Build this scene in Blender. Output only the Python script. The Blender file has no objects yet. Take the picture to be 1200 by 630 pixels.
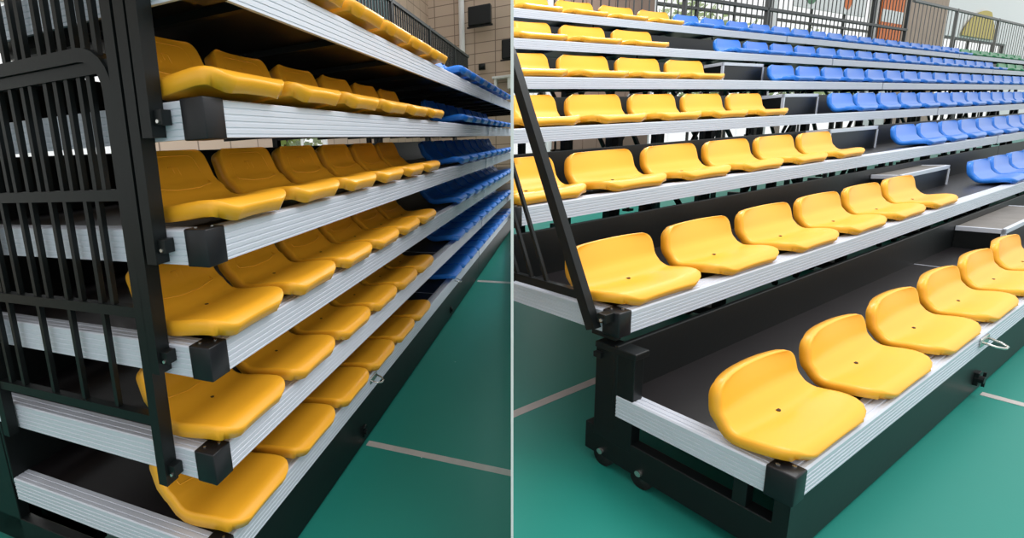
import bpy, bmesh, math, random
from mathutils import Vector, Matrix
random.seed(4)
C = bpy.context.scene.collection
sc = bpy.context.scene
R = math.radians

# ------------------------------------------------------------------ materials
def lin(h):
    return tuple((c/12.92 if c <= .04045 else ((c+.055)/1.055)**2.4) for c in h)
def rgb(r, g, b): return lin((r/255, g/255, b/255)) + (1,)
def mat(name, col, rough=.5, metal=0., noise=0., nscale=20., bump=0., coat=0., spec=.5, stretch=None):
    m = bpy.data.materials.new(name); m.use_nodes = True
    nt = m.node_tree; b = nt.nodes['Principled BSDF']
    b.inputs['Base Color'].default_value = col
    b.inputs['Roughness'].default_value = rough
    b.inputs['Metallic'].default_value = metal
    b.inputs['Specular IOR Level'].default_value = spec
    b.inputs['Coat Weight'].default_value = coat
    b.inputs['Coat Roughness'].default_value = .15
    if noise or bump:
        tc = nt.nodes.new('ShaderNodeTexCoord'); n = nt.nodes.new('ShaderNodeTexNoise')
        mp = nt.nodes.new('ShaderNodeMapping')
        if stretch: mp.inputs['Scale'].default_value = stretch
        n.inputs['Scale'].default_value = nscale; n.inputs['Detail'].default_value = 4
        nt.links.new(tc.outputs['Object'], mp.inputs[0]); nt.links.new(mp.outputs[0], n.inputs['Vector'])
        if noise:
            r = nt.nodes.new('ShaderNodeValToRGB')
            r.color_ramp.elements[0].position = .3; r.color_ramp.elements[1].position = .7
            r.color_ramp.elements[0].color = tuple(c*(1-noise) for c in col[:3])+(1,)
            r.color_ramp.elements[1].color = tuple(min(1, c*(1+noise)) for c in col[:3])+(1,)
            nt.links.new(n.outputs['Fac'], r.inputs[0]); nt.links.new(r.outputs[0], b.inputs['Base Color'])
        if bump:
            bp = nt.nodes.new('ShaderNodeBump'); bp.inputs['Strength'].default_value = bump; bp.inputs['Distance'].default_value = .01
            nt.links.new(n.outputs['Fac'], bp.inputs['Height']); nt.links.new(bp.outputs[0], b.inputs['Normal'])
    return m
M = {}
M['yellow'] = mat('yellow_plastic', rgb(251, 179, 45), .36, noise=.02, nscale=3, bump=.02, spec=.45)
M['blue'] = mat('blue_plastic', rgb(44, 124, 222), .28, noise=.02, nscale=3, spec=.5)
M['green'] = mat('green_plastic', rgb(52, 140, 92), .35, noise=.02, nscale=3)
M['alu'] = mat('brushed_aluminium', rgb(206, 211, 222), .45, metal=.15, noise=.008, nscale=30, stretch=(.3, 6, 6))
M['black'] = mat('black_powder_coat', rgb(17, 21, 22), .42, noise=.08, nscale=40, bump=.03, spec=.28)
M['block'] = mat('black_plastic_cap', rgb(24, 25, 29), .38, noise=.05, nscale=40, spec=.35)
M['deck'] = mat('black_deck_board', rgb(24, 21, 23), .36, noise=.12, nscale=6, bump=.02, spec=.38)
M['steel'] = mat('zinc_steel', rgb(205, 205, 200), .25, metal=.9, noise=.03)
M['hole'] = mat('dark_recess', rgb(60, 35, 12), .8, noise=.05)
M['rubber'] = mat('black_rubber', rgb(18, 18, 19), .7, noise=.05)
M['tan'] = mat('tan_cladding', rgb(172, 150, 134), .7, noise=.06, nscale=3)
M['brown'] = mat('brown_panel', rgb(140, 116, 102), .65, noise=.06, nscale=3)
M['white'] = mat('white_paint', rgb(235, 236, 236), .6, noise=.02)
M['grey'] = mat('grey_paint', rgb(120, 118, 116), .5, noise=.04)
M['darkframe'] = mat('dark_window_frame', rgb(60, 62, 62), .5, noise=.04)
M['orange'] = mat('orange_print', rgb(225, 115, 45), .6, noise=.03)
M['teal'] = mat('teal_print', rgb(70, 110, 115), .6, noise=.03)
M['rust'] = mat('rust_print', rgb(160, 92, 62), .6, noise=.03)
M['mustard'] = mat('mustard_print', rgb(200, 178, 90), .6, noise=.03)
M['greenprint'] = mat('green_print', rgb(80, 130, 95), .6, noise=.03)
M['leaf'] = mat('overexposed_leaves', rgb(168, 192, 120), .7, noise=.25, nscale=2)  # leaf green paled, overexposed daylight put into the colour
M['bark'] = mat('tree_bark', rgb(110, 95, 80), .9, noise=.2, nscale=12)
M['grass'] = mat('outside_paving', rgb(190, 195, 180), .9, noise=.1, nscale=1)
M['line'] = mat('court_line', rgb(190, 182, 178), .55, noise=.05)
# glass
g = bpy.data.materials.new('window_glass'); g.use_nodes = True; nt = g.node_tree
for n in list(nt.nodes): nt.nodes.remove(n)
o_ = nt.nodes.new('ShaderNodeOutputMaterial'); mx = nt.nodes.new('ShaderNodeMixShader'); tr = nt.nodes.new('ShaderNodeBsdfTransparent'); gl = nt.nodes.new('ShaderNodeBsdfGlossy')
gl.inputs['Roughness'].default_value = .03; mx.inputs[0].default_value = .06
nt.links.new(tr.outputs[0], mx.inputs[1]); nt.links.new(gl.outputs[0], mx.inputs[2]); nt.links.new(mx.outputs[0], o_.inputs[0])
M['glass'] = g
# court floor: teal sports vinyl with soft wear and specks
def floor_mat(name, col):
    m = mat(name, col, .42, noise=.0, spec=.28)
    nt = m.node_tree; b = nt.nodes['Principled BSDF']
    tc = nt.nodes.new('ShaderNodeTexCoord'); n = nt.nodes.new('ShaderNodeTexNoise'); n.inputs['Scale'].default_value = .9; n.inputs['Detail'].default_value = 5
    r = nt.nodes.new('ShaderNodeValToRGB'); r.color_ramp.elements[0].color = tuple(c*.9 for c in col[:3])+(1,); r.color_ramp.elements[1].color = tuple(c*1.12 for c in col[:3])+(1,)
    v = nt.nodes.new('ShaderNodeTexVoronoi'); v.inputs['Scale'].default_value = 4.5
    lt = nt.nodes.new('ShaderNodeMath'); lt.operation = 'LESS_THAN'; lt.inputs[1].default_value = .018
    mixc = nt.nodes.new('ShaderNodeMix'); mixc.data_type = 'RGBA'; mixc.inputs[7].default_value = (.7, .75, .72, 1)
    nt.links.new(tc.outputs['Object'], n.inputs['Vector']); nt.links.new(n.outputs['Fac'], r.inputs[0])
    nt.links.new(tc.outputs['Object'], v.inputs['Vector']); nt.links.new(v.outputs['Distance'], lt.inputs[0])
    nt.links.new(lt.outputs[0], mixc.inputs[0]); nt.links.new(r.outputs[0], mixc.inputs[6]); nt.links.new(mixc.outputs[2], b.inputs['Base Color'])
    n2 = nt.nodes.new('ShaderNodeTexNoise'); n2.inputs['Scale'].default_value = 160; bp = nt.nodes.new('ShaderNodeBump'); bp.inputs['Strength'].default_value = .12; bp.inputs['Distance'].default_value = .002
    nt.links.new(tc.outputs['Object'], n2.inputs['Vector']); nt.links.new(n2.outputs['Fac'], bp.inputs['Height']); nt.links.new(bp.outputs[0], b.inputs['Normal'])
    return m
M['floor'] = floor_mat('teal_sports_floor', rgb(36, 132, 119))
# tiled wall
def tile_mat(name, a, c, w, h):
    m = mat(name, a, .6); nt = m.node_tree; b = nt.nodes['Principled BSDF']
    tc = nt.nodes.new('ShaderNodeTexCoord'); br = nt.nodes.new('ShaderNodeTexBrick'); mp = nt.nodes.new('ShaderNodeMapping')
    mp.inputs['Rotation'].default_value = (R(90), 0, 0)
    br.offset = 0; br.inputs['Scale'].default_value = 1; br.inputs['Brick Width'].default_value = w; br.inputs['Row Height'].default_value = h
    br.inputs['Mortar Size'].default_value = .012; br.inputs['Color1'].default_value = a; br.inputs['Color2'].default_value = tuple(x*.9 for x in a[:3])+(1,); br.inputs['Mortar'].default_value = c
    nt.links.new(tc.outputs['Object'], mp.inputs[0]); nt.links.new(mp.outputs[0], br.inputs[0]); nt.links.new(br.outputs[0], b.inputs['Base Color'])
    return m
M['tiles'] = tile_mat('beige_wall_tiles', rgb(198, 176, 156), rgb(130, 112, 98), .6, .3)

# ------------------------------------------------------------------ camera solved for the two halls
F, PX, PY = 549.312, 433.291, 286.558
PITCH, ROLL = .202340, .062203
def cam_rows():
    f = Vector((0, math.cos(PITCH), -math.sin(PITCH))); r = Vector((1, 0, 0)); d = f.cross(r)
    c, s = math.cos(ROLL), math.sin(ROLL)
    return r*c + d*s, -r*s + d*c, f
CR, CD, CF = cam_rows()
CAMZ = 1.14
cam = bpy.data.cameras.new('camera'); co = bpy.data.objects.new('camera', cam); C.objects.link(co)
mw = Matrix.Identity(4)
for i, v in enumerate((CR, -CD, -CF)):
    for j in range(3): mw[j][i] = v[j]
mw.translation = (0, 0, CAMZ)
co.matrix_world = mw
cam.sensor_width = 36; cam.lens = F/1200*36
cam.shift_x = (600-PX)/1200; cam.shift_y = (PY-315)/1200
cam.clip_start = .02; cam.clip_end = 200
sc.camera = co

class Hall:
    def __init__(s, pos, yaw, scale, side):
        s.s = scale
        s.H = Matrix.Translation((0, 0, CAMZ)) @ Matrix.Rotation(yaw, 4, 'Z') @ Matrix.Scale(scale, 4) @ Matrix.Translation(-Vector(pos))
        s.side = side; s.obs = []
# the left hall shows the stand folded shut, the right one shows it pulled out
HL = Hall((-.968302, -1.040034, 1.262218), 1.152687, 1.05, -1)
HR = Hall((-1.209398, -.390124, .766824), .470028, 1.10, 1)
HL.b = .0742; HL.h = .0990; HL.F = .36624; HL.L = 4.55
HR.b = .0522; HR.h = .0692; HR.F = .26833; HR.L = 6.20
HL.Y = lambda i: -.038182*(i-1) - .0017722*(i-1)*(i-2)
HL.Z = lambda i: .364349*(i-1) - .0036898*(i-1)*(i-2)
HR.Y = lambda i: .427951*(i-1) + .0022019*(i-1)*(i-2)
HR.Z = lambda i: .253166*(i-1) + .0092227*(i-1)*(i-2)

# ------------------------------------------------------------------ mesh helpers
class MB:
    def __init__(s): s.bm = bmesh.new()
    def box(s, a, b, bev=0):
        x0, y0, z0 = [min(p, q) for p, q in zip(a, b)]; x1, y1, z1 = [max(p, q) for p, q in zip(a, b)]
        r = bmesh.ops.create_cube(s.bm, size=1, matrix=Matrix.Translation(((x0+x1)/2, (y0+y1)/2, (z0+z1)/2)) @ Matrix.Diagonal((x1-x0, y1-y0, z1-z0, 1)))
        if bev:
            es = list({e for v in r['verts'] for e in v.link_edges})
            bmesh.ops.bevel(s.bm, geom=es, offset=bev, segments=2, affect='EDGES', profile=.5)
        return s
    def bar(s, p, q, w, d, up=(0, 0, 1), bev=0):
        # rectangular bar from p to q
        p, q = Vector(p), Vector(q); z = (q-p); L = z.length; z.normalize(); u = Vector(up)
        if abs(z.dot(u)) > .95: u = Vector((1, 0, 0))
        x = u.cross(z).normalized(); y = z.cross(x)
        m = Matrix((x, y, z)).transposed().to_4x4(); m.translation = (p+q)/2
        r = bmesh.ops.create_cube(s.bm, size=1, matrix=m @ Matrix.Diagonal((w, d, L, 1)))
        if bev:
            es = list({e for v in r['verts'] for e in v.link_edges})
            bmesh.ops.bevel(s.bm, geom=es, offset=bev, segments=1, affect='EDGES')
        return s
    def cyl(s, p, q, r, seg=12, r2=None):
        p, q = Vector(p), Vector(q); z = q-p
        m = z.to_track_quat('Z', 'Y').to_matrix().to_4x4(); m.translation = (p+q)/2
        bmesh.ops.create_cone(s.bm, cap_ends=True, segments=seg, radius1=r, radius2=r if r2 is None else r2, depth=z.length, matrix=m)
        return s
    def tube(s, pts, w, d=None, seg=10, flat=None, closed=False):
        # swept round tube, or a rectangular one when flat=(normal axis)
        pts = [Vector(p) for p in pts]; rings = []
        n = len(pts)
        for i, p in enumerate(pts):
            a = pts[(i-1) % n] if (closed or i > 0) else pts[i]; b = pts[(i+1) % n] if (closed or i < n-1) else pts[i]
            t = (b-a).normalized()
            ax = Vector(flat) if flat else (Vector((0, 0, 1)) if abs(t.z) < .9 else Vector((1, 0, 0)))
            u = ax.cross(t).normalized(); v = t.cross(u).normalized()
            if flat:
                offs = [(-w/2, -d/2), (w/2, -d/2), (w/2, d/2), (-w/2, d/2)]
                rings.append([s.bm.verts.new(p + u*x + v*y) for x, y in offs])
            else:
                rings.append([s.bm.verts.new(p + u*w*math.cos(6.28318*k/seg) + v*w*math.sin(6.28318*k/seg)) for k in range(seg)])
        m = len(rings[0]); rr = range(n if closed else n-1)
        for i in rr:
            A, B = rings[i], rings[(i+1) % n]
            for k in range(m): s.bm.faces.new((A[k], A[(k+1) % m], B[(k+1) % m], B[k]))
        if not closed:
            s.bm.faces.new(rings[0][::-1]); s.bm.faces.new(rings[-1])
        return s
    def prism(s, poly, a, b, axis='x'):
        # poly of (p,q) swept along axis from a to b
        def P(t, p, q): return {'x': (t, p, q), 'y': (p, t, q), 'z': (p, q, t)}[axis]
        A = [s.bm.verts.new(P(a, p, q)) for p, q in poly]; B = [s.bm.verts.new(P(b, p, q)) for p, q in poly]
        n = len(poly)
        for k in range(n): s.bm.faces.new((A[k], A[(k+1) % n], B[(k+1) % n], B[k]))
        s.bm.faces.new(A[::-1]); s.bm.faces.new(B)
        return s
    def mesh(s, name, m, smooth=False):
        bmesh.ops.recalc_face_normals(s.bm, faces=s.bm.faces)
        me = bpy.data.meshes.new(name); s.bm.to_mesh(me); s.bm.free(); me.materials.append(m)
        if smooth:
            for p in me.polygons: p.use_smooth = True
        return me

def tag(o, label, cat, group=None, kind=None):
    if label: o['label'] = label
    if cat: o['category'] = cat
    if group: o['group'] = group
    if kind: o['kind'] = kind
    return o
def top(hall, name, me, loc, label, cat, group=None, kind=None, scale=(1, 1, 1), rot=0):
    o = bpy.data.objects.new(name, me); C.objects.link(o)
    o.matrix_world = hall.H @ Matrix.Translation(loc) @ Matrix.Rotation(rot, 4, 'Z') @ Matrix.Diagonal((*scale, 1))
    hall.obs.append(o); tag(o, label, cat, group, kind); return o
def part(parent, name, me, loc=(0, 0, 0), label=None):
    o = bpy.data.objects.new(name, me); C.objects.link(o); o.parent = parent; o.location = loc
    if label: o['label'] = label
    return o
def setting(hall, name, me, loc=(0, 0, 0)):
    o = bpy.data.objects.new(name, me); C.objects.link(o)
    o.matrix_world = hall.H @ Matrix.Translation(loc); o['kind'] = 'structure'; hall.obs.append(o); return o

ORD = ['first', 'second', 'third', 'fourth', 'fifth', 'sixth', 'seventh', 'eighth', 'ninth', 'tenth', 'eleventh', 'twelfth', 'thirteenth',
       'fourteenth', 'fifteenth', 'sixteenth', 'seventeenth', 'eighteenth', 'nineteenth', 'twentieth', 'twenty-first', 'twenty-second']
ROW = {1: 'floor-level row', 2: 'second row up', 3: 'third row up', 4: 'fourth row up', 5: 'fifth row up', 6: 'sixth row up', 7: 'topmost row'}

# ------------------------------------------------------------------ seats
def spline(pts, n):
    # Catmull-Rom through pts, resampled by arc length
    P = [Vector(p) for p in pts]; P = [2*P[0]-P[1]] + P + [2*P[-1]-P[-2]]; out = []
    for i in range(1, len(P)-2):
        for k in range(24):
            t = k/24; a, b, c, d = P[i-1:i+3]
            out.append(.5*((2*b)+(c-a)*t+(2*a-5*b+4*c-d)*t*t+(3*b-a-3*c+d)*t**3))
    out.append(P[-2]); L = [0]
    for a, b in zip(out, out[1:]): L.append(L[-1]+(b-a).length)
    return out, L
def make_seat_meshes(w, d, h, t, m, lp):
    prof = [(-.012*d/.3, lp*.72), (.04*d, lp*1.02), (.14*d, lp*1.02), (.32*d, lp*.86), (.52*d, lp*.74), (.66*d, lp*.86), (.77*d, lp*1.5), (.855*d, lp+(h-lp)*.33), (.925*d, lp+(h-lp)*.66), (d, h)]
    out, L = spline(prof, 0); tot = L[-1]
    def at(s):
        s = max(0, min(tot, s))
        for i in range(len(L)-1):
            if L[i+1] >= s: break
        f = (s-L[i])/max(1e-9, L[i+1]-L[i]); p = out[i].lerp(out[i+1], f); tg = (out[min(i+2, len(out)-1)]-out[max(i-1, 0)]).normalized()
        return p, tg
    # sample positions, dense near the rounded ends
    rf, rb = w*.20, w*.09
    S = [rf*(1-math.cos(k/6*math.pi/2)) for k in range(6)] + [rf+(tot-rf-rb)*k/15 for k in range(16)] + [tot-rb*(1-math.cos(k/6*math.pi/2)) for k in range(5, -1, -1)]
    U = [-1, -.96, -.88, -.74, -.5, -.25, 0, .25, .5, .74, .88, .96, 1]
    bm = bmesh.new()
    def halfw(s):
        f = s/tot
        W = w/2*(1 - .015*math.cos(min(1,f/.3)*math.pi/2) - .10*max(0, (f-.55)/.45)**.8 - .03*math.exp(-((f-.60)/.09)**2))
        if s < rf: W = W-rf+math.sqrt(max(0, rf*rf-(rf-s)**2))*1.0
        if tot-s < rb: q = tot-s; W = W-rb+math.sqrt(max(0, rb*rb-(rb-q)**2))
        return max(W, w*.1)
    def pt(u, s, off, grow=0):
        p, tg = at(s); W = halfw(s)+grow
        nrm = Vector((-tg[1], tg[0])) if len(tg) == 2 else None
        f = s/tot; cup = (abs(u)**2.4)
        pan = max(0, 1-f/.6); back = max(0, (f-.62)/.38)
        y = p[0] + nrm[0]*off; z = p[1] + nrm[1]*off
        dish = .012*w/.45*math.sin(min(1, f/.6)*math.pi)*cup
        y += nrm[0]*dish - back*cup*.045*w; z += nrm[1]*dish
        # front corners droop a little
        z -= .004*cup*max(0, 1-f/.18)
        return Vector((u*W, y, z))
    layers = []
    for off, grow in ((0, -.006*w), (-t*.26, .008*w), (-t, .010*w)):
        layers.append([[bm.verts.new(pt(u, s, off, grow)) for u in U] for s in S])
    nS, nU = len(S), len(U)
    for li in (0, 2):
        g = layers[li]
        for i in range(nS-1):
            for j in range(nU-1): bm.faces.new((g[i][j], g[i][j+1], g[i+1][j+1], g[i+1][j]))
    # push the front and back rims out for a rolled edge
    rim = [(0, j) for j in range(nU)] + [(i, nU-1) for i in range(1, nS)] + [(nS-1, j) for j in range(nU-2, -1, -1)] + [(i, 0) for i in range(nS-2, 0, -1)]
    for (off, k) in ((.006*w/.45, 1), (.007*w/.45, 2)):
        for j in range(nU):
            layers[k][0][j].co.y -= off; layers[k][-1][j].co.z += off*.6; layers[k][-1][j].co.y += off*.2
    for k in (0, 1):
        A, B = layers[k], layers[k+1]
        for a in range(len(rim)):
            p, q = rim[a], rim[(a+1) % len(rim)]
            bm.faces.new((A[p[0]][p[1]], B[p[0]][p[1]], B[q[0]][q[1]], A[q[0]][q[1]]))
    # middle layer interior is not used
    for i in range(1, nS-1):
        for j in range(1, nU-1): bm.verts.remove(layers[1][i][j])
    bmesh.ops.recalc_face_normals(bm, faces=bm.faces)
    shell = bpy.data.meshes.new('seat_shell'); bm.to_mesh(shell); bm.free(); shell.materials.append(m)
    for p in shell.polygons: p.use_smooth = True
    # bolt hole at the low point of the pan
    mb = MB(); p, tg = at(tot*.50)
    mb.cyl((0, p[0], p[1]-.004), (0, p[0], p[1]+.0012), .0085*w/.45, 16)
    hole = mb.mesh('bolt_hole', M['hole'])
    # raised outline and little mark on the backrest
    mb = MB(); loop = []
    for u, s in [(-.72, .70), (-.3, .665), (.3, .665), (.72, .70), (.66, .93), (.55, .955), (-.55, .955), (-.66, .93)]:
        loop.append((u, s))
    pts = []
    for a in range(len(loop)):
        (u0, s0), (u1, s1) = loop[a], loop[(a+1) % len(loop)]
        for k in range(4): pts.append(pt(u0+(u1-u0)*k/4, (s0+(s1-s0)*k/4)*tot, -.0012))
    mb.tube(pts, .0034*w/.45, seg=6, closed=True)
    e = [(-.14, .80), (-.14, .87), (.12, .87), (.12, .80)]
    mb.tube([pt(u, s*tot, -.0010) for u, s in e], .0024*w/.45, seg=6)
    mb.tube([pt(u, s*tot, -.0010) for u, s in [(-.02, .82), (-.02, .87)]], .0022*w/.45, seg=6)
    emb = mb.mesh('embossed_outline', m, True)
    return shell, hole, emb
SEATS = {}
for c in ('yellow', 'blue', 'green'):
    SEATS['L', c] = make_seat_meshes(.352, .36, .213, .046, M[c], .060)
    SEATS['R', c] = make_seat_meshes(.440, .212, .156, .030, M[c], .040)
def place_seat(hall, key, c, i, x0, sx, sz, label, group, detail):
    w = {'L': .352, 'R': .440}[key]
    sh, ho, em = SEATS[key, c]
    z = hall.Z(i)+(.012 if key == 'L' else .002)
    o = top(hall, 'stadium_seat', sh, (x0+w*sx/2+(.085 if key == 'L' else .022), hall.Y(i)+(-.035 if key == 'L' else .006), z), label, 'seat', group, scale=(sx, .88 if (i == 1 and key == 'R') else 1, sz))
    if detail:
        part(o, 'bolt_hole', ho, label='dark bolt hole in the seat pan'); (part(o, 'embossed_outline', em) if key == 'L' else None)
    return o
# right hall: (tier, colour, first left edge, pitch, how many, hidden ones before the first)
SZ = {1: .86, 2: 1., 3: 1.05, 4: 1.12, 5: 1.12, 6: 1.1, 7: 1.1}
runs = [(1, 'yellow', -.011, .481, 6), (2, 'yellow', -.006, .515, 6), (3, 'yellow', -.041, .532, 6), (4, 'yellow', -.10, .547, 6), (5, 'yellow', .235, .595, 5),
        (6, 'yellow', .692, .628, 4), (7, 'yellow', 1.223, .592, 5),
        (2, 'blue', 4.114, .498, 4), (3, 'blue', 4.184, .530, 8), (4, 'blue', 4.25, .524, 14), (5, 'blue', 4.206, .544, 17), (6, 'blue', 4.135, .554, 17), (7, 'blue', 4.20, .520, 18),
        (6, 'green', 13.80, .62, 3), (7, 'green', 13.574, .64, 7)]
for (i, c, x0, p, n) in runs:
    for k in range(n):
        if c == 'yellow':
            cnt = n-k
            lab = f'yellow plastic seat, {ORD[cnt-1]} counting leftward from the aisle, {ROW[i]}, pulled-out stand'
            if cnt == 1: lab = f'yellow plastic seat beside the aisle, {ROW[i]} of the pulled-out stand'
            if i == 7: lab = f'yellow plastic seat, {ORD[cnt-1]} counting leftward from the blue ones, topmost row'
        elif c == 'blue':
            lab = f'blue plastic seat, {ORD[k]} rightward from the yellow ones, {ROW[i]}, pulled-out stand'
        else:
            lab = f'small green plastic seat, {ORD[k]} from the blue ones, {ROW[i]} of the pulled-out stand'
        place_seat(HR, 'R', c, i, x0+p*k, p/.5, SZ[i], lab, f'{c} seats in the {ROW[i]} of the pulled-out stand', i <= 4 and c == 'yellow')
runsL = [(1, 'yellow', -.035, .400, 6), (2, 'yellow', -.055, .403, 6), (3, 'yellow', -.062, .398, 6), (4, 'yellow', -.051, .393, 6), (5, 'yellow', -.072, .389, 6), (6, 'yellow', -.05, .372, 6),
         (1, 'blue', 3.078, .40, 11), (2, 'blue', 3.09, .40, 10), (3, 'blue', 3.00, .40, 10), (4, 'blue', 2.93, .40, 9), (5, 'blue', 2.88, .39, 8), (6, 'blue', 2.60, .385, 8)]
for (i, c, x0, p, n) in runsL:
    for k in range(n):
        if c == 'yellow': lab = f'yellow plastic seat, {ORD[k]} from the black end railings, {ROW[i]}, folded stand'
        else: lab = f'blue plastic seat, {ORD[k]} beyond the yellow ones, {ROW[i]}, folded stand'
        place_seat(HL, 'L', c, i, x0+p*k, p/.4, 1., lab, f'{c} seats in the {ROW[i]} of the folded stand', c == 'yellow')

# ------------------------------------------------------------------ platforms
def nosing_poly(h, top_w, rib=5, dep=.0019):
    # cross-section in (y, z): ribbed face at y=0, lip on top running back
    p = [(top_w, 0), (top_w*.72, 0), (top_w*.70, -dep), (top_w*.62, -dep), (top_w*.60, 0), (top_w*.34, 0), (top_w*.32, -dep), (top_w*.24, -dep), (top_w*.22, 0), (.004, 0), (0, -.004)]
    step = (h-.012)/rib
    for k in range(rib):
        z = -.008-step*k
        p += [(0, z-step*.62), (dep, z-step*.70), (dep, z-step*.92), (0, z-step)]
    p += [(0, -h), (.012, -h), (.012, -.012), (top_w, -.012)]
    return p
def platform(hall, i, x0, x1, deep, label, group, corner=True, first=False, legs=(), brace=True, riser=True, riser_top=None, seams=()):
    h, b = hall.h, hall.b
    key = 'L' if hall is HL else 'R'
    Y, Z = hall.Y(i), hall.Z(i)
    r = top(hall, 'seating_platform', None, (x0, Y, Z), label, 'platform', group)
    L = x1-x0; e = b if corner else .014
    part(r, 'deck', MB().box((.006, .05, -.022), (L, deep, -.003)).mesh('deck', M['deck']))
    nw = .052 if key == 'R' else .06
    part(r, 'front_nosing', MB().prism(nosing_poly(h, nw), e, L-.014).mesh('front_nosing', M['alu']), label='ribbed aluminium front edge')
    if i < 4:
        for xs in ((2.40,) if key == 'R' else (2.80,)):
            part(r, 'deck_seam', MB().box((xs, .055, -.004), (xs+.007, deep-.004, -.0015)).mesh('deck_seam', M['alu']), label='thin aluminium seam across the deck')
    if corner:
        mb = MB(); poly = [(y, z) for y, z in nosing_poly(h, nw)]
        mb.prism([(p, q) for p, q in poly], b, deep, axis='y')
        part(r, 'end_nosing', mb.mesh('end_nosing', M['alu']), label='ribbed aluminium end edge')
        cb = part(r, 'corner_cap', MB().box((-.004, -.004, -h-.004), (b, b, .004), .004).mesh('corner_cap', M['block'], True), label='black corner cap')
        for dx, dy in ((b*.72, b*.30), (b*.30, b*.72)):
            part(cb, 'screw', MB().cyl((dx, dy, .003), (dx, dy, .0065), .0045, 10).mesh('screw', M['steel']))
        part(r, 'end_infill', MB().box((.004, .012, -h+.006), (b, b+.03, -.006)).mesh('end_infill', M['block']))
    if riser:
        rt = (hall.Z(i+1)-Z-h-(.028 if i < 3 else .05)) if riser_top is None else riser_top
        part(r, 'riser_panel', MB().box((0, deep, -.03), (L-.004, deep+.014, rt), .003).mesh('riser_panel', M['black']), label='black riser panel')
    fz = -hall.F - Z
    for x in legs:
        mb = MB().box((x, deep+.015, fz+.03), (x+.05, deep+.06, (rt if riser else 0)-.02))
        mb.box((x-.01, deep-.28, fz+.03), (x+.06, deep+.25, fz+.08), .004)
        for yy in (deep-.22, deep+.19): mb.cyl((x+.012, yy, fz+.028), (x+.038, yy, fz+.028), .028, 14)
        part(r, 'leg', mb.mesh('leg', M['black']))
    if brace and len(legs) > 1:
        for xa, xb in zip(legs[:-1], legs[1:]):
            top_z = (rt if riser else 0)-.05
            mb = MB().bar((xa+.05, deep+.035, top_z), (xa+(xb-xa)*.42, deep+.035, max(fz+.1, top_z-.62)), .022, .022)
            mb.bar((xb, deep+.035, top_z), (xb-(xb-xa)*.42, deep+.035, max(fz+.1, top_z-.62)), .022, .022)
            part(r, 'brace', mb.mesh('brace', M['black']))
    return r
def crossbeams(r, L, deep, step=.75):
    me = MB().box((0, .03, -.05), (.03, deep-.02, -.024)).mesh('cross_beam', M['black']); x = .3
    while x < L-.1:
        part(r, 'cross_beam', me, (x, 0, 0)); x += step

banks = {0: 'first bank', 1: 'second bank', 2: 'third bank'}
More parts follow.
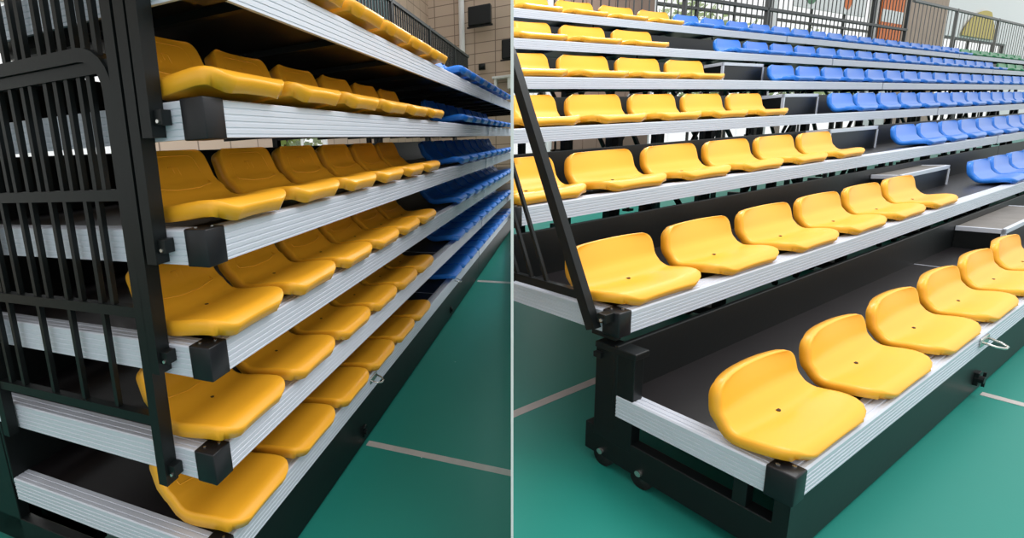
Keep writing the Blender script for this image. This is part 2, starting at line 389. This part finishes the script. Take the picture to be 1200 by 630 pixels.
# --- right hall, seven tiers, three banks wide
JR = {1: [0, 6.19, 12.4], 2: [0, 6.12, 12.4], 3: [0, 6.03, 12.5], 4: [0, 6.19, 12.5], 5: [0, 6.24, 12.5], 6: [0, 6.24, 12.55, 18], 7: [0, 6.22, 12.7, 19]}
for i in range(1, 8):
    J = JR[i]
    for k in range(len(J)-1):
        L = J[k+1]-J[k]; deep = HR.Y(min(7, i)+1)-HR.Y(i)-.002 if i < 7 else .46
        legs = [] if i == 1 else [a for a in ((1.5 if k == 0 else .12)+.35*(i > 3), 3.0, 4.6, 5.85) if a < L-.2]
        lab = f'black-decked platform with aluminium edge carrying the {ROW[i]}, {banks[k]} of pulled-out stand'
        r = platform(HR, i, J[k], J[k+1], deep, lab, 'platforms of the pulled-out stand', corner=(k == 0), legs=legs, riser=(i < 7))
        if i > 1: crossbeams(r, L, deep)
        if i > 1:
            # hooked guide pins hanging under the front edge
            for x in (.9, 2.9, 4.9):
                if x < L:
                    mb = MB().cyl((x, .16, -.02), (x, .16, -HR.h-.05), .006, 8).box((x-.02, .145, -HR.h-.056), (x+.02, .175, -HR.h-.046))
                    part(r, 'guide_pin', mb.mesh('guide_pin', M['black']))
        if i == 1:
            zf = -HR.F
            part(r, 'fascia', MB().box((.045 if k == 0 else 0, .012, zf+.012), (L-.003, .03, -HR.h+.002)).mesh('fascia', M['black']), label='tall black front skirt')
            if k == 0:
                mb = MB()
                mb.box((.004, .004, zf+.035), (.045, .53, zf+.13), .003)       # base bar at the end
                mb.box((.0, .0, zf+.012), (.046, .03, -HR.h-.003))               # front upright
                mb.box((.006, .085, zf+.12), (.040, .115, -HR.h+.01), .002)
                mb.box((.002, .375, zf+.1), (.045, .50, .135), .003)            # tall rear upright
                mb.box((-.004, .37, .13), (.06, .50, .15), .003)
                mb.box((-.012, .475, .10), (.03, .50, .118), .002)
                mb.box((.004, .44, .165), (.03, .52, .185), .002)
                part(r, 'end_frame', mb.mesh('end_frame', M['black']), label='black steel end frame')
                for yy in (.03, .345, .47):
                    w_ = part(r, 'wheel', MB().cyl((.010, yy, zf+.03), (.038, yy, zf+.03), .03, 20).mesh('wheel', M['rubber'], True))
                    part(w_, 'axle_bolt', MB().cyl((-.006, yy, zf+.055), (.006, yy, zf+.055), .009, 12).mesh('axle_bolt', M['steel']))
                # pull handle and floor latch
                hx = 1.38
                mb = MB().tube([(hx-.035, -.004, -.022), (hx-.030, -.035, -.030), (hx-.012, -.052, -.034), (hx+.012, -.052, -.034), (hx+.030, -.035, -.030), (hx+.035, -.004, -.022)], .0045, seg=8)
                mb.box((hx-.045, -.006, -.04), (hx+.045, .0, -.008), .002)
                part(r, 'pull_handle', mb.mesh('pull_handle', M['steel'], True), label='chrome pull handle')
                lx = 1.455
                mb = MB().box((lx-.018, .0, zf+.05), (lx+.018, .014, zf+.10), .002).cyl((lx-.006, -.012, zf+.075), (lx-.006, .012, zf+.075), .014, 10).bar((lx+.008, -.008, zf+.045), (lx+.008, -.008, zf+.10), .008, .008)
                part(r, 'floor_latch', mb.mesh('floor_latch', M['black']))
# --- left hall (folded): six tiers, two banks wide
JL = {1: 4.62, 2: 4.60, 3: 4.57, 4: 4.42, 5: 4.30, 6: 4.17}
for i in range(1, 7):
    J = [0, JL[i], JL[i]*2]
    for k in range(2):
        L = J[k+1]-J[k]; deep = 1.09 + HL.Y(1)-HL.Y(i)
        lab = f'black-decked platform with aluminium edge carrying the {ROW[i]}, {banks[k]} of folded stand'
        r = platform(HL, i, J[k], J[k+1], deep, lab, 'platforms of the folded stand', corner=(k == 0), legs=[a for a in (.1, 2.2, 4.05)] if i > 1 else [], brace=False, riser=(i < 6), riser_top=.31 - .045 if i < 4 else .245)
        if i > 1: crossbeams(r, L, deep, .62)
        if i == 1:
            zf = -HL.F
            part(r, 'fascia', MB().box((.045 if k == 0 else 0, .012, zf+.015), (L-.003, .03, -HL.h+.002)).mesh('fascia', M['black']), label='tall black front skirt')
            if k == 0:
                mb = MB()
                mb.box((.004, .004, zf+.03), (.045, 1.42, zf+.155), .003)
                mb.box((.004, 1.12, zf+.03), (.045, 1.42, .285), .003)
                mb.box((.0, .0, zf+.015), (.046, .03, -HL.h-.003))
                mb.box((.004, .98, .262), (.10, 1.06, .285), .003)
                part(r, 'end_frame', mb.mesh('end_frame', M['black']), label='black steel end frame')
                hx = 1.30
                mb = MB().tube([(hx-.04, -.004, -.03), (hx-.034, -.04, -.04), (hx-.012, -.06, -.044), (hx+.012, -.06, -.044), (hx+.034, -.04, -.04), (hx+.04, -.004, -.03)], .005, seg=8)
                mb.box((hx-.05, -.006, -.05), (hx+.05, .0, -.012), .002)
                part(r, 'pull_handle', mb.mesh('pull_handle', M['steel'], True), label='chrome pull handle')
                lx = 1.16
                mb = MB().box((lx-.02, .0, zf+.05), (lx+.02, .014, zf+.11), .002).cyl((lx-.006, -.012, zf+.08), (lx-.006, .012, zf+.08), .016, 10)
                part(r, 'floor_latch', mb.mesh('floor_latch', M['black']))
                lx = 3.2
                mb = MB().box((lx-.02, .0, zf+.05), (lx+.02, .014, zf+.11), .002).cyl((lx-.006, -.012, zf+.08), (lx-.006, .012, zf+.08), .016, 10)
                part(r, 'floor_latch', mb.mesh('floor_latch', M['black']))
                hx = 3.35
                mb = MB().tube([(hx-.04, -.004, -.03), (hx-.034, -.04, -.04), (hx-.012, -.06, -.044), (hx+.012, -.06, -.044), (hx+.034, -.04, -.04), (hx+.04, -.004, -.03)], .005, seg=8)
                part(r, 'pull_handle', mb.mesh('pull_handle', M['steel'], True), label='chrome pull handle')

for i in (4, 5):
    pass
# --- aisle step boxes on the right stand
for i, (xa, xb) in {1: (3.0, 4.1), 2: (3.18, 4.12), 3: (3.36, 4.22), 4: (3.68, 4.3), 5: (3.62, 4.32)}.items():
    hh = {1: .122, 2: .138, 3: .17, 4: .18, 5: .195}[i]; d0 = {1: .245, 2: .29, 3: .29, 4: .28, 5: .28}[i]
    w = xb-xa; Y = HR.Y(i)+d0; dp = HR.Y(i+1)-HR.Y(i)-d0-.004
    r = top(HR, 'aisle_step', None, (xa, Y, HR.Z(i)-.003), f'black aisle step box with aluminium rim on the {ROW[i]}, pulled-out stand', 'step', 'aisle step boxes of the pulled-out stand')
    part(r, 'box_body', MB().box((.004, .004, 0), (w-.004, dp, hh-.006)).mesh('box_body', M['black']))
    part(r, 'tread', MB().box((.012, .012, hh-.006), (w-.012, dp, hh+.001)).mesh('tread', mat('worn_grey_tread', rgb(120, 115, 110), .5, noise=.15, nscale=12) if i == 1 else bpy.data.materials['worn_grey_tread']))
    mb = MB().box((0, 0, hh-.022), (w, .018, hh+.004), .002).box((0, 0, hh-.022), (.018, dp, hh+.004), .002).box((w-.018, 0, hh-.022), (w, dp, hh+.004), .002)
    part(r, 'rim', mb.mesh('rim', M['alu']), label='aluminium rim')
    mb = MB().box((w-.016, -.002, 0), (w+.002, .016, hh-.024)).box((-.002, -.002, 0), (.016, .016, hh-.024))
    part(r, 'corner_strip', mb.mesh('corner_strip', M['alu']))

# ------------------------------------------------------------------ end railings
def railing(hall, i, y0, y1, zb, zt, lean_y, lean_x, nb, label, group, x=-.024, pw=.036, radius=.10, lower=.105, bw=.016, bys=None):
    Z, Y = hall.Z(i), hall.Y(i)
    r = top(hall, 'end_railing', None, (x, Y, Z), label, 'railing', group)
    def P(y, z): return Vector((lean_x*(z-zb), y+lean_y*(z-zb), z))
    a = [P(y0, zb), P(y0, zt-radius)]
    for k in range(1, 7):
        t = k/6*math.pi/2; a.append(P(y0+radius*(1-math.cos(t)), zt-radius+radius*math.sin(t)))
    a += [P(y1, zt)]
    part(r, 'hand_rail', MB().tube(a, pw, pw*1.3 if hall is HL else pw, flat=(1, 0, 0)).mesh('hand_rail', M['black']))
    part(r, 'rear_post', MB().tube([P(y1-.02, zb), P(y1-.02, zt-pw/2)], pw, pw, flat=(1, 0, 0)).mesh('rear_post', M['black']))
    part(r, 'bottom_rail', MB().bar(P(y0, lower), P(y1, lower), pw*.75, pw*.9).mesh('bottom_rail', M['black']))
    for k in range(nb):
        yb = bys[k] if bys else y0+(y1-y0)*(k+1)/(nb+1)
        part(r, 'baluster', MB().bar(P(yb, lower), P(yb, zt-pw*.4), bw, bw).mesh('baluster', M['black']))
    for yb in ((y0,) if hall is HL else (y0, y1-.02)):
        mb = MB().box((-.012, yb-.046, zb+.03), (-x-.001, yb-.018, zb+.03+hall.h*.4), .002)
        bk = part(r, 'bracket', mb.mesh('bracket', M['black']))
        part(bk, 'bolt', MB().cyl((-.017, yb-.034, zb+.04), (-.010, yb-.034, zb+.04), .005, 8).mesh('bolt', M['steel']))
    return r
gl_ = 'end railings of the folded stand'
railing(HL, 2, .180, 1.03, -.115, 1.19, -.035, 0, 5, 'black end railing with curved handrail on the second tier, lowest on the folded stand', gl_, bys=[.36, .52, .68, .85, .93][:5])
railing(HL, 3, .175, 1.03, -.08, 1.19, -.035, 0, 5, 'black end railing bolted to the third tier of the folded stand', gl_, bys=[.335, .48, .645, .80, .90])
railing(HL, 4, .162, 1.03, -.09, 1.19, -.035, 0, 5, 'black end railing bolted to the fourth tier of the folded stand', gl_, bys=[.33, .47, .62, .78, .90])
railing(HL, 5, .155, 1.03, -.09, 1.19, -.035, 0, 5, 'black end railing bolted to the fifth tier of the folded stand', gl_, bys=[.32, .46, .62, .78, .90])
gr_ = 'end railings of the pulled-out stand'
railing(HR, 2, .060, .60, -.055, .88, .41, 0, 5, 'black end railing leaning back on the second tier of the pulled-out stand', gr_, x=-.03, pw=.030, lower=.04, bw=.011, bys=[.195, .26, .325, .40, .47])

# ------------------------------------------------------------------ fences along the back
def fence(hall, x0, x1, y, z0, z1, zm, step, label, postx, m, bw=.014, lean=0):
    r = top(hall, 'back_fence', None, (x0, y, z0), label, 'fence')
    L = x1-x0; H = z1-z0
    part(r, 'top_rail', MB().box((0, -.02, H-.04), (L, .02, H)).mesh('top_rail', m))
    part(r, 'bottom_rail', MB().box((0, -.015, 0), (L, .015, .03)).mesh('bottom_rail', m))
    if zm: part(r, 'middle_rail', MB().box((0, -.02, zm-z0-.018), (L, .02, zm-z0+.018)).mesh('middle_rail', m))
    mb = MB(); x = step/2
    while x < L:
        mb.box((x-bw/2, -bw/2, .02), (x+bw/2, bw/2, H-.02)); x += step
    bs = part(r, 'bars', mb.mesh('bars', m)); bs['kind'] = 'stuff'
    for x in postx: part(r, 'post', MB().box((x-x0-.02, -.02, -.12), (x-x0+.02, .02, H+.01)).mesh('post', m))
    return r
fence(HR, 1.2, 11.75, 3.12, 1.80, 3.05, 2.27, .135, 'dark barred fence behind the topmost yellow and blue seats', [4.9, 6.78, 10.2, 11.7], M['darkframe'], bw=.010)
fence(HR, 11.9, 24, 3.12, 1.80, 2.80, None, .20, 'grey barred fence with sloping handrail behind the green seats', [14.3, 17.2, 23.8], M['grey'], bw=.010)
fence(HL, 3.2, 9.0, .98, 1.78, 2.95, None, .085, 'black barred fence behind the top blue seats of the folded stand', [3.25, 4.6, 6.2, 7.8], M['black'], bw=.016)

# ------------------------------------------------------------------ the halls
def flat_floor(hall, ext):
    bm = bmesh.new(); x0, x1, y0, y1 = ext
    mb = MB().box((x0, y0, -hall.F-.06), (x1, y1, -hall.F)); return mb.mesh('floor', M['floor'])
setting(HR, 'floor', flat_floor(HR, (-9, 34, -9, 5.0)))
setting(HL, 'floor', flat_floor(HL, (-5, 16, -9, 3.2)))
def line(hall, x0, y0, x1, y1, label):
    me = MB().box((x0, y0, 0), (x1, y1, .0015)).mesh('court_line', M['line'])
    top(hall, 'court_line', me, (0, 0, -hall.F), label, 'floor line')
line(HR, 1.49, -6, 1.525, -.002, 'pale court line running out across the teal floor from the pulled-out stand latch')
line(HR, -4, .815, 1.2, .85, 'pale court line passing behind the wheeled end frame of the pulled-out stand')
line(HL, 1.145, -6, 1.19, -.002, 'pale court line running out across the teal floor from the folded stand latch')
line(HL, 4.43, -6, 4.50, -.002, 'pale court line meeting the far end of the folded stand skirt')
line(HL, -2, .93, 1.0, .98, 'pale court line under the wheeled end frame of the folded stand')

def window(hall, n, x0, x1, z0, z1, y, cols, rows, m):
    r = top(hall, f'window_{n}', None, (x0, y, z0), None, None, kind='structure')
    W, H = x1-x0, z1-z0
    mb = MB().box((0, -.04, 0), (W, .04, .05)).box((0, -.04, H-.05), (W, .04, H)).box((0, -.04, 0), (.05, .04, H)).box((W-.05, -.04, 0), (W, .04, H))
    for k in range(1, cols): mb.box((W*k/cols-.014, -.02, 0), (W*k/cols+.014, .02, H))
    for k in range(1, rows): mb.box((0, -.03, H*k/rows-.022), (W, .03, H*k/rows+.022))
    part(r, 'window_frame', mb.mesh('window_frame', m))
    part(r, 'pane', MB().box((.02, -.004, .02), (W-.02, .004, H-.02)).mesh('pane', M['glass']))
def wall(hall, name, y, x0, x1, z0, z1, holes, m, th=.15):
    # wall along X at depth y with rectangular openings (x0,x1,z0,z1), all of one height band
    mb = MB(); holes = sorted(holes); x = x0
    for a, b, c, d in holes:
        if a > x: mb.box((x, y, z0), (a, y+th, z1))
        if c > z0: mb.box((a, y, z0), (b, y+th, c))
        if d < z1: mb.box((a, y, d), (b, y+th, z1))
        x = b
    if x < x1: mb.box((x, y, z0), (x1, y+th, z1))
    return setting(hall, name, mb.mesh(name, m))
# right hall back wall with its tall glazing
zf = -HR.F
hr = [(2.9, 4.75, .0, 4.4), (7.35, 11.3, .0, 4.4), (11.5, 16.6, .0, 4.4), (21.8, 28.5, .0, 3.1)]
wall(HR, 'wall_back', 5.0, 2.4, 34, zf, 7.5, hr, M['white'])
for k, (a, b, c, d) in enumerate(hr): window(HR, k+1, a, b, c, d, 5.07, max(2, int((b-a)/1.3)), 3, M['darkframe'])
def panelset(hall, x0, x1, z0, z1, y, m, label, grooves, cat='panel', name='wall_panel'):
    mb = MB(); n = grooves; W = (x1-x0)/n
    for k in range(n): mb.box((k*W+.006, 0, 0), ((k+1)*W-.006, .03, z1-z0), .003)
    top(hall, name, mb.mesh(name, m), (x0, y, z0), label, cat)
panelset(HR, 4.85, 7.25, .0, 4.2, 4.96, M['brown'], 'brown ribbed wall panel behind the top yellow seats', 7)
panelset(HR, 18.1, 21.6, .5, 4.9, 4.96, M['tan'], 'tall tan ribbed wall panel right of the orange banner', 12)
# round-marked poster and the orange banner
mb = MB().box((0, 0, 0), (3.6, .02, .85)); pb = top(HR, 'poster', mb.mesh('poster', M['white']), (11.9, 4.90, 3.18), 'white poster with green and orange discs above the fence', 'poster')
part(pb, 'green_disc', MB().cyl((.75, -.004, .42), (.75, 0, .42), .34, 32).mesh('green_disc', M['greenprint']), label='green disc')
part(pb, 'orange_disc', MB().cyl((2.6, -.004, .3), (2.6, 0, .3), .2, 32).mesh('orange_disc', M['orange']), label='orange disc')
mb = MB().box((0, 0, 0), (1.45, .02, 1.6)); bn = top(HR, 'banner', mb.mesh('banner', M['orange']), (16.65, 4.94, 2.75), 'orange banner with a white band beside the tan wall panel', 'banner')
part(bn, 'white_band', MB().box((0, -.004, .42), (1.45, 0, .72)).mesh('white_band', M['white']), label='white band')
mb = MB(); pts = [(0, 0)] + [(t*2.6, .1+1.0*math.sin(t*math.pi*.5)**.8*(1-.25*t)) for t in [k/12 for k in range(13)]] + [(3.3, .35), (3.5, 0)]
mb.prism(pts, 0, .02, axis='y')
top(HR, 'wall_mural', mb.mesh('wall_mural', M['mustard']), (23.2, 4.93, 3.15), 'mustard yellow hill-shaped mural on the white wall', 'mural')
# left hall back and end walls
zf = -HL.F
hl = [(-4.2, -1.5, .6, 2.6), (-1.2, 2.6, .6, 2.6), (5.3, 7.0, .9, 2.2)]
wall(HL, 'wall_rear', 3.2, -5, 14.2, zf, 7.5, hl, M['tiles'])
for k, (a, b, c, d) in enumerate(hl): window(HL, k+5, a, b, c, d, 3.27, max(2, int((b-a)/.8)), 3, M['white'])
mb = MB(); mb.box((0, -4, 0), (.15, 3.2, 7.5-zf)); 
ew = setting(HL, 'wall_end', MB().box((-3.2, 0, 0), (4.5, .15, 7.5-zf)).mesh('wall_end', M['tiles']), (0, 0, 0))
ew.matrix_world = HL.H @ Matrix.Translation((14.2, 0, zf)) @ Matrix.Rotation(R(90), 4, 'Z') @ Matrix.Identity(4)
# fittings on the left hall end wall (local x of the wall = stand y)
def on_end(name, me, y, z, label, cat, x=14.04, scale=1):
    o = bpy.data.objects.new(name, me); C.objects.link(o)
    o.matrix_world = HL.H @ Matrix.Translation((x, y, z)); HL.obs.append(o); tag(o, label, cat); return o
on_end('drain_pipe', MB().cyl((-.12, 0, -1.6), (-.12, 0, 3.2), .085, 16).box((-.2, -.11, -.5), (0, .11, -.42)).box((-.2, -.11, 1.2), (0, .11, 1.28)).mesh('drain_pipe', M['white'], False), 2.15, 4.2, 'white vertical pipe on the beige end wall above the fence', 'pipe')
def flood(y, z, lab):
    r = bpy.data.objects.new('floodlight', None); C.objects.link(r); r.matrix_world = HL.H @ Matrix.Translation((13.84, y, z)); HL.obs.append(r); tag(r, lab, 'light')
    part(r, 'housing', MB().box((-.42, -.32, -.26), (-.18, .32, .26), .03).mesh('housing', M['black']))
    part(r, 'bracket', MB().box((-.2, -.04, -.04), (.2, .04, .04)).box((-.34, -.36, -.3), (-.28, .36, -.26)).mesh('bracket', M['black']))
flood(1.55, 4.75, 'black floodlight high on the beige end wall beside the white pipe')
flood(.62, 3.75, 'black floodlight near the right edge of the beige end wall')
mb = MB().cyl((-.25, 0, 0), (-.25, 0, .16), .10, 16).cyl((-.25, 0, .1), (-.03, 0, .12), .03, 8)
on_end('dome_camera', mb.mesh('dome_camera', M['black'], True), 1.55, 3.32, 'small black dome camera on a white mount below the pipe', 'camera')
for (y0, y1, z, lab) in ((2.3, 3.1, 3.85, 'long white ledge on the beige end wall left of the pipe'), (.7, 1.25, 3.02, 'short white ledge low on the beige end wall')):
    me = MB().box((-.35, y0-(y0+y1)/2, 0), (0, y1-(y0+y1)/2, .07), .01).box((-.30, y0-(y0+y1)/2+.05, -.3), (0, y0-(y0+y1)/2+.12, 0)).box((-.30, y1-(y0+y1)/2-.12, -.3), (0, y1-(y0+y1)/2-.05, 0)).mesh('wall_ledge', M['white'])
    on_end('wall_ledge', me, (y0+y1)/2, z, lab, 'ledge')
# banners hung on the rear wall, seen between the fence bars
me = MB().box((0, 0, 0), (2.3, .02, .9)).mesh('banner', M['teal'])
b1 = top(HL, 'banner', me, (8.4, 3.16, 4.2), 'teal and rust striped banner on the rear wall behind the fence', 'banner')
part(b1, 'rust_band', MB().box((0, -.006, -1.3), (2.3, .014, -.02)).mesh('rust_band', M['rust']), label='rust-red lower band')
part(b1, 'white_stripe', MB().box((0, -.01, -.1), (2.3, -.002, .02)).mesh('white_stripe', M['white']), label='white stripe')

# partition between the two halls: a glazed screen with a slim white frame running away from the viewer
az = math.atan2(600.2-PX, 1)  # replaced below
d = CR*((600.2-PX)/F) + CD*((315-PY)/F) + CF
pd = Vector((d.x, d.y, 0)).normalized(); pn = Vector((pd.y, -pd.x, 0))     # pn points to the right hall
T = .0052
mb = MB(); mp_ = Matrix(((pd.x, pn.x, 0, 0), (pd.y, pn.y, 0, 0), (0, 0, 1, 0), (0, 0, 0, 1)))
def ptop(name, m, boxes):
    mb = MB()
    for a, b in boxes: mb.box(a, b)
    o = bpy.data.objects.new(name, mb.mesh(name, m)); C.objects.link(o); o.matrix_world = mp_; o['kind'] = 'structure'; return o
ZT = CAMZ+1.55
ptop('trim_1', M['white'], [((.93, -T/2, -.8), (.99, T/2, ZT)), ((.99, -T/2, ZT-.03), (34, T/2, ZT)), ((6, -T/2, -.6), (6.05, T/2, ZT-.03)), ((13, -T/2, -.6), (13.05, T/2, ZT-.03)), ((22, -T/2, -.6), (22.05, T/2, ZT-.03))])
ptop('wall_partition', M['glass'], [((.99, -.0015, -.8), (34, .0015, ZT-.03))])

# trees and paving outside the windows
def tree(hall, x, y, h, lab, grp):
    r = top(hall, 'broadleaf_tree', None, (x, y, -hall.F), lab, 'tree', grp)
    part(r, 'trunk', MB().cyl((0, 0, 0), (0, 0, h*.6), .12, 8, .06).bar((0, 0, h*.4), (.7, .2, h*.75), .06, .06).bar((0, 0, h*.45), (-.7, -.1, h*.8), .06, .06).mesh('trunk', M['bark']))
    bm = bmesh.new()
    for k in range(1500):
        a = random.uniform(0, 6.283); ph = random.uniform(-1, 1); rr = random.random()**.4*h*.33
        c = Vector((rr*math.cos(a)*math.sqrt(1-ph*ph)*1.25, rr*math.sin(a)*math.sqrt(1-ph*ph), h*.66+rr*ph*1.0))
        u = Vector((random.gauss(0, 1), random.gauss(0, 1), random.gauss(0, 1))).normalized(); v = u.orthogonal().normalized(); s = .11
        bm.faces.new([bm.verts.new(c+u*s), bm.verts.new(c+v*s*.6), bm.verts.new(c-u*s), bm.verts.new(c-v*s*.6)])
    me = bpy.data.meshes.new('crown'); bm.to_mesh(me); bm.free(); me.materials.append(M['leaf']); part(r, 'crown', me)
for k, (x, y, h) in enumerate([(8.6, 7.6, 4.2), (12.4, 8.0, 4.8), (16.9, 8.5, 4.4), (21.8, 9.0, 4.6), (27.5, 9, 4.0)]):
    tree(HR, x, y, h, f'leafy tree outside the right hall windows, {ORD[k]} from the left', 'trees outside the right hall')
for k, (x, y, h) in enumerate([(0, 5.8, 3.6), (6.0, 5.8, 3.4), (10.0, 6.2, 3.6)]):
    tree(HL, x, y, h, f'leafy tree outside the left hall windows, {ORD[k]} from the left', 'trees outside the left hall')
setting(HR, 'ground_outside', MB().box((0, 5.3, -HR.F-.3), (45, 30, -HR.F-.2)).mesh('ground', M['grass']))
setting(HL, 'ground_outside', MB().box((-12, 3.5, -HL.F-.3), (14, 20, -HL.F-.2)).mesh('ground', M['grass']))

# ------------------------------------------------------------------ cut everything where it meets the partition
bpy.context.view_layer.update()
def leaves(o):
    out = [o] if o.type == 'MESH' else []
    for c in o.children: out += leaves(c)
    return out
def remove(o):
    for c in list(o.children): remove(c)
    bpy.data.objects.remove(o)
for hall in (HL, HR):
    nrm = pn*hall.side; p0 = nrm*(T/2+.001)
    for o in list(hall.obs):
        for lf in leaves(o):
            ds = [(lf.matrix_world @ Vector(c)-p0).dot(nrm) for c in lf.bound_box]
            if min(ds) >= 0: continue
            bm = bmesh.new(); bm.from_mesh(lf.data)
            inv = lf.matrix_world.inverted()
            lp = inv @ p0; ln = (lf.matrix_world.to_3x3().transposed() @ nrm).normalized()
            bmesh.ops.bisect_plane(bm, geom=bm.verts[:]+bm.edges[:]+bm.faces[:], dist=1e-5, plane_co=lp, plane_no=ln, clear_inner=True)
            if lf.data.name.split('.')[0] != 'crown':
                be = [e for e in bm.edges if e.is_boundary]
                if be: bmesh.ops.holes_fill(bm, edges=be, sides=0)
            if len(bm.faces) < 1: bm.free(); lf['gone'] = 1; continue
            me = bpy.data.meshes.new(lf.data.name); bm.to_mesh(me); bm.free()
            for m in lf.data.materials: me.materials.append(m)
            lf.data = me
    for o in list(hall.obs):
        ls = leaves(o); gone = [l for l in ls if l.get('gone')]
        if ls and len(gone) == len(ls): remove(o); hall.obs.remove(o); continue
        if o in gone: remove(o); hall.obs.remove(o); continue
        for l in gone:
            try: remove(l)
            except ReferenceError: pass

# ------------------------------------------------------------------ light: open daylight plus overhead hall lamps and added fill lamps
w = bpy.data.worlds.new('world'); sc.world = w; w.use_nodes = True; nt = w.node_tree
bg = nt.nodes['Background']; tc = nt.nodes.new('ShaderNodeTexCoord'); sx = nt.nodes.new('ShaderNodeSeparateXYZ'); cr = nt.nodes.new('ShaderNodeValToRGB')
cr.color_ramp.elements[0].position = 0; cr.color_ramp.elements[0].color = (.9, .93, .93, 1)
cr.color_ramp.elements[1].position = .35; cr.color_ramp.elements[1].color = (1, 1, 1, 1)
nt.links.new(tc.outputs['Generated'], sx.inputs[0]); nt.links.new(sx.outputs['Z'], cr.inputs[0]); nt.links.new(cr.outputs[0], bg.inputs['Color'])
bg.inputs['Strength'].default_value = 1.15
def area(loc, size, power, target, col=(1, 1, 1)):
    l = bpy.data.lights.new('ceiling_or_fill_lamp', 'AREA'); l.energy = power; l.shape = 'RECTANGLE'; l.size = size[0]; l.size_y = size[1]; l.color = col
    o = bpy.data.objects.new('ceiling_or_fill_lamp', l); C.objects.link(o); o.location = loc
    o.rotation_euler = (Vector(target)-Vector(loc)).to_track_quat('-Z', 'Y').to_euler(); return o
area(HR.H @ Vector((2.5, -2.5, 5.5)), (5, 2.5), 85, HR.H @ Vector((3, 1, 0)), (1, .985, .96))
area(HL.H @ Vector((2.0, -3.0, 4.5)), (4, 1.5), 130, HL.H @ Vector((2, 0, .8)), (1, 1, 1))
area(HL.H @ Vector((5.5, -.95, 3.6)), (1.6, .6), 70, HL.H @ Vector((5.2, 0, 1)), (1, 1, 1))  # added fill lamp, brightens the far seats of the folded stand
area(HR.H @ Vector((5.2, 4.3, 3.7)), (5, .8), 120, HR.H @ Vector((4, 2.6, 0)), (1, 1, 1))  # added fill lamp behind the pulled-out stand, lights the floor under it
area(HL.H @ Vector((1.2, 2.3, 3.6)), (3, .8), 60, HL.H @ Vector((.8, .9, -.3)), (1, 1, 1))  # added fill lamp behind the folded stand, brightens the opening below its deck
sc.view_settings.view_transform = 'Standard'; sc.view_settings.look = 'None'; sc.view_settings.gamma = 1; sc.view_settings.use_curve_mapping = False
sc.view_settings.exposure = 0
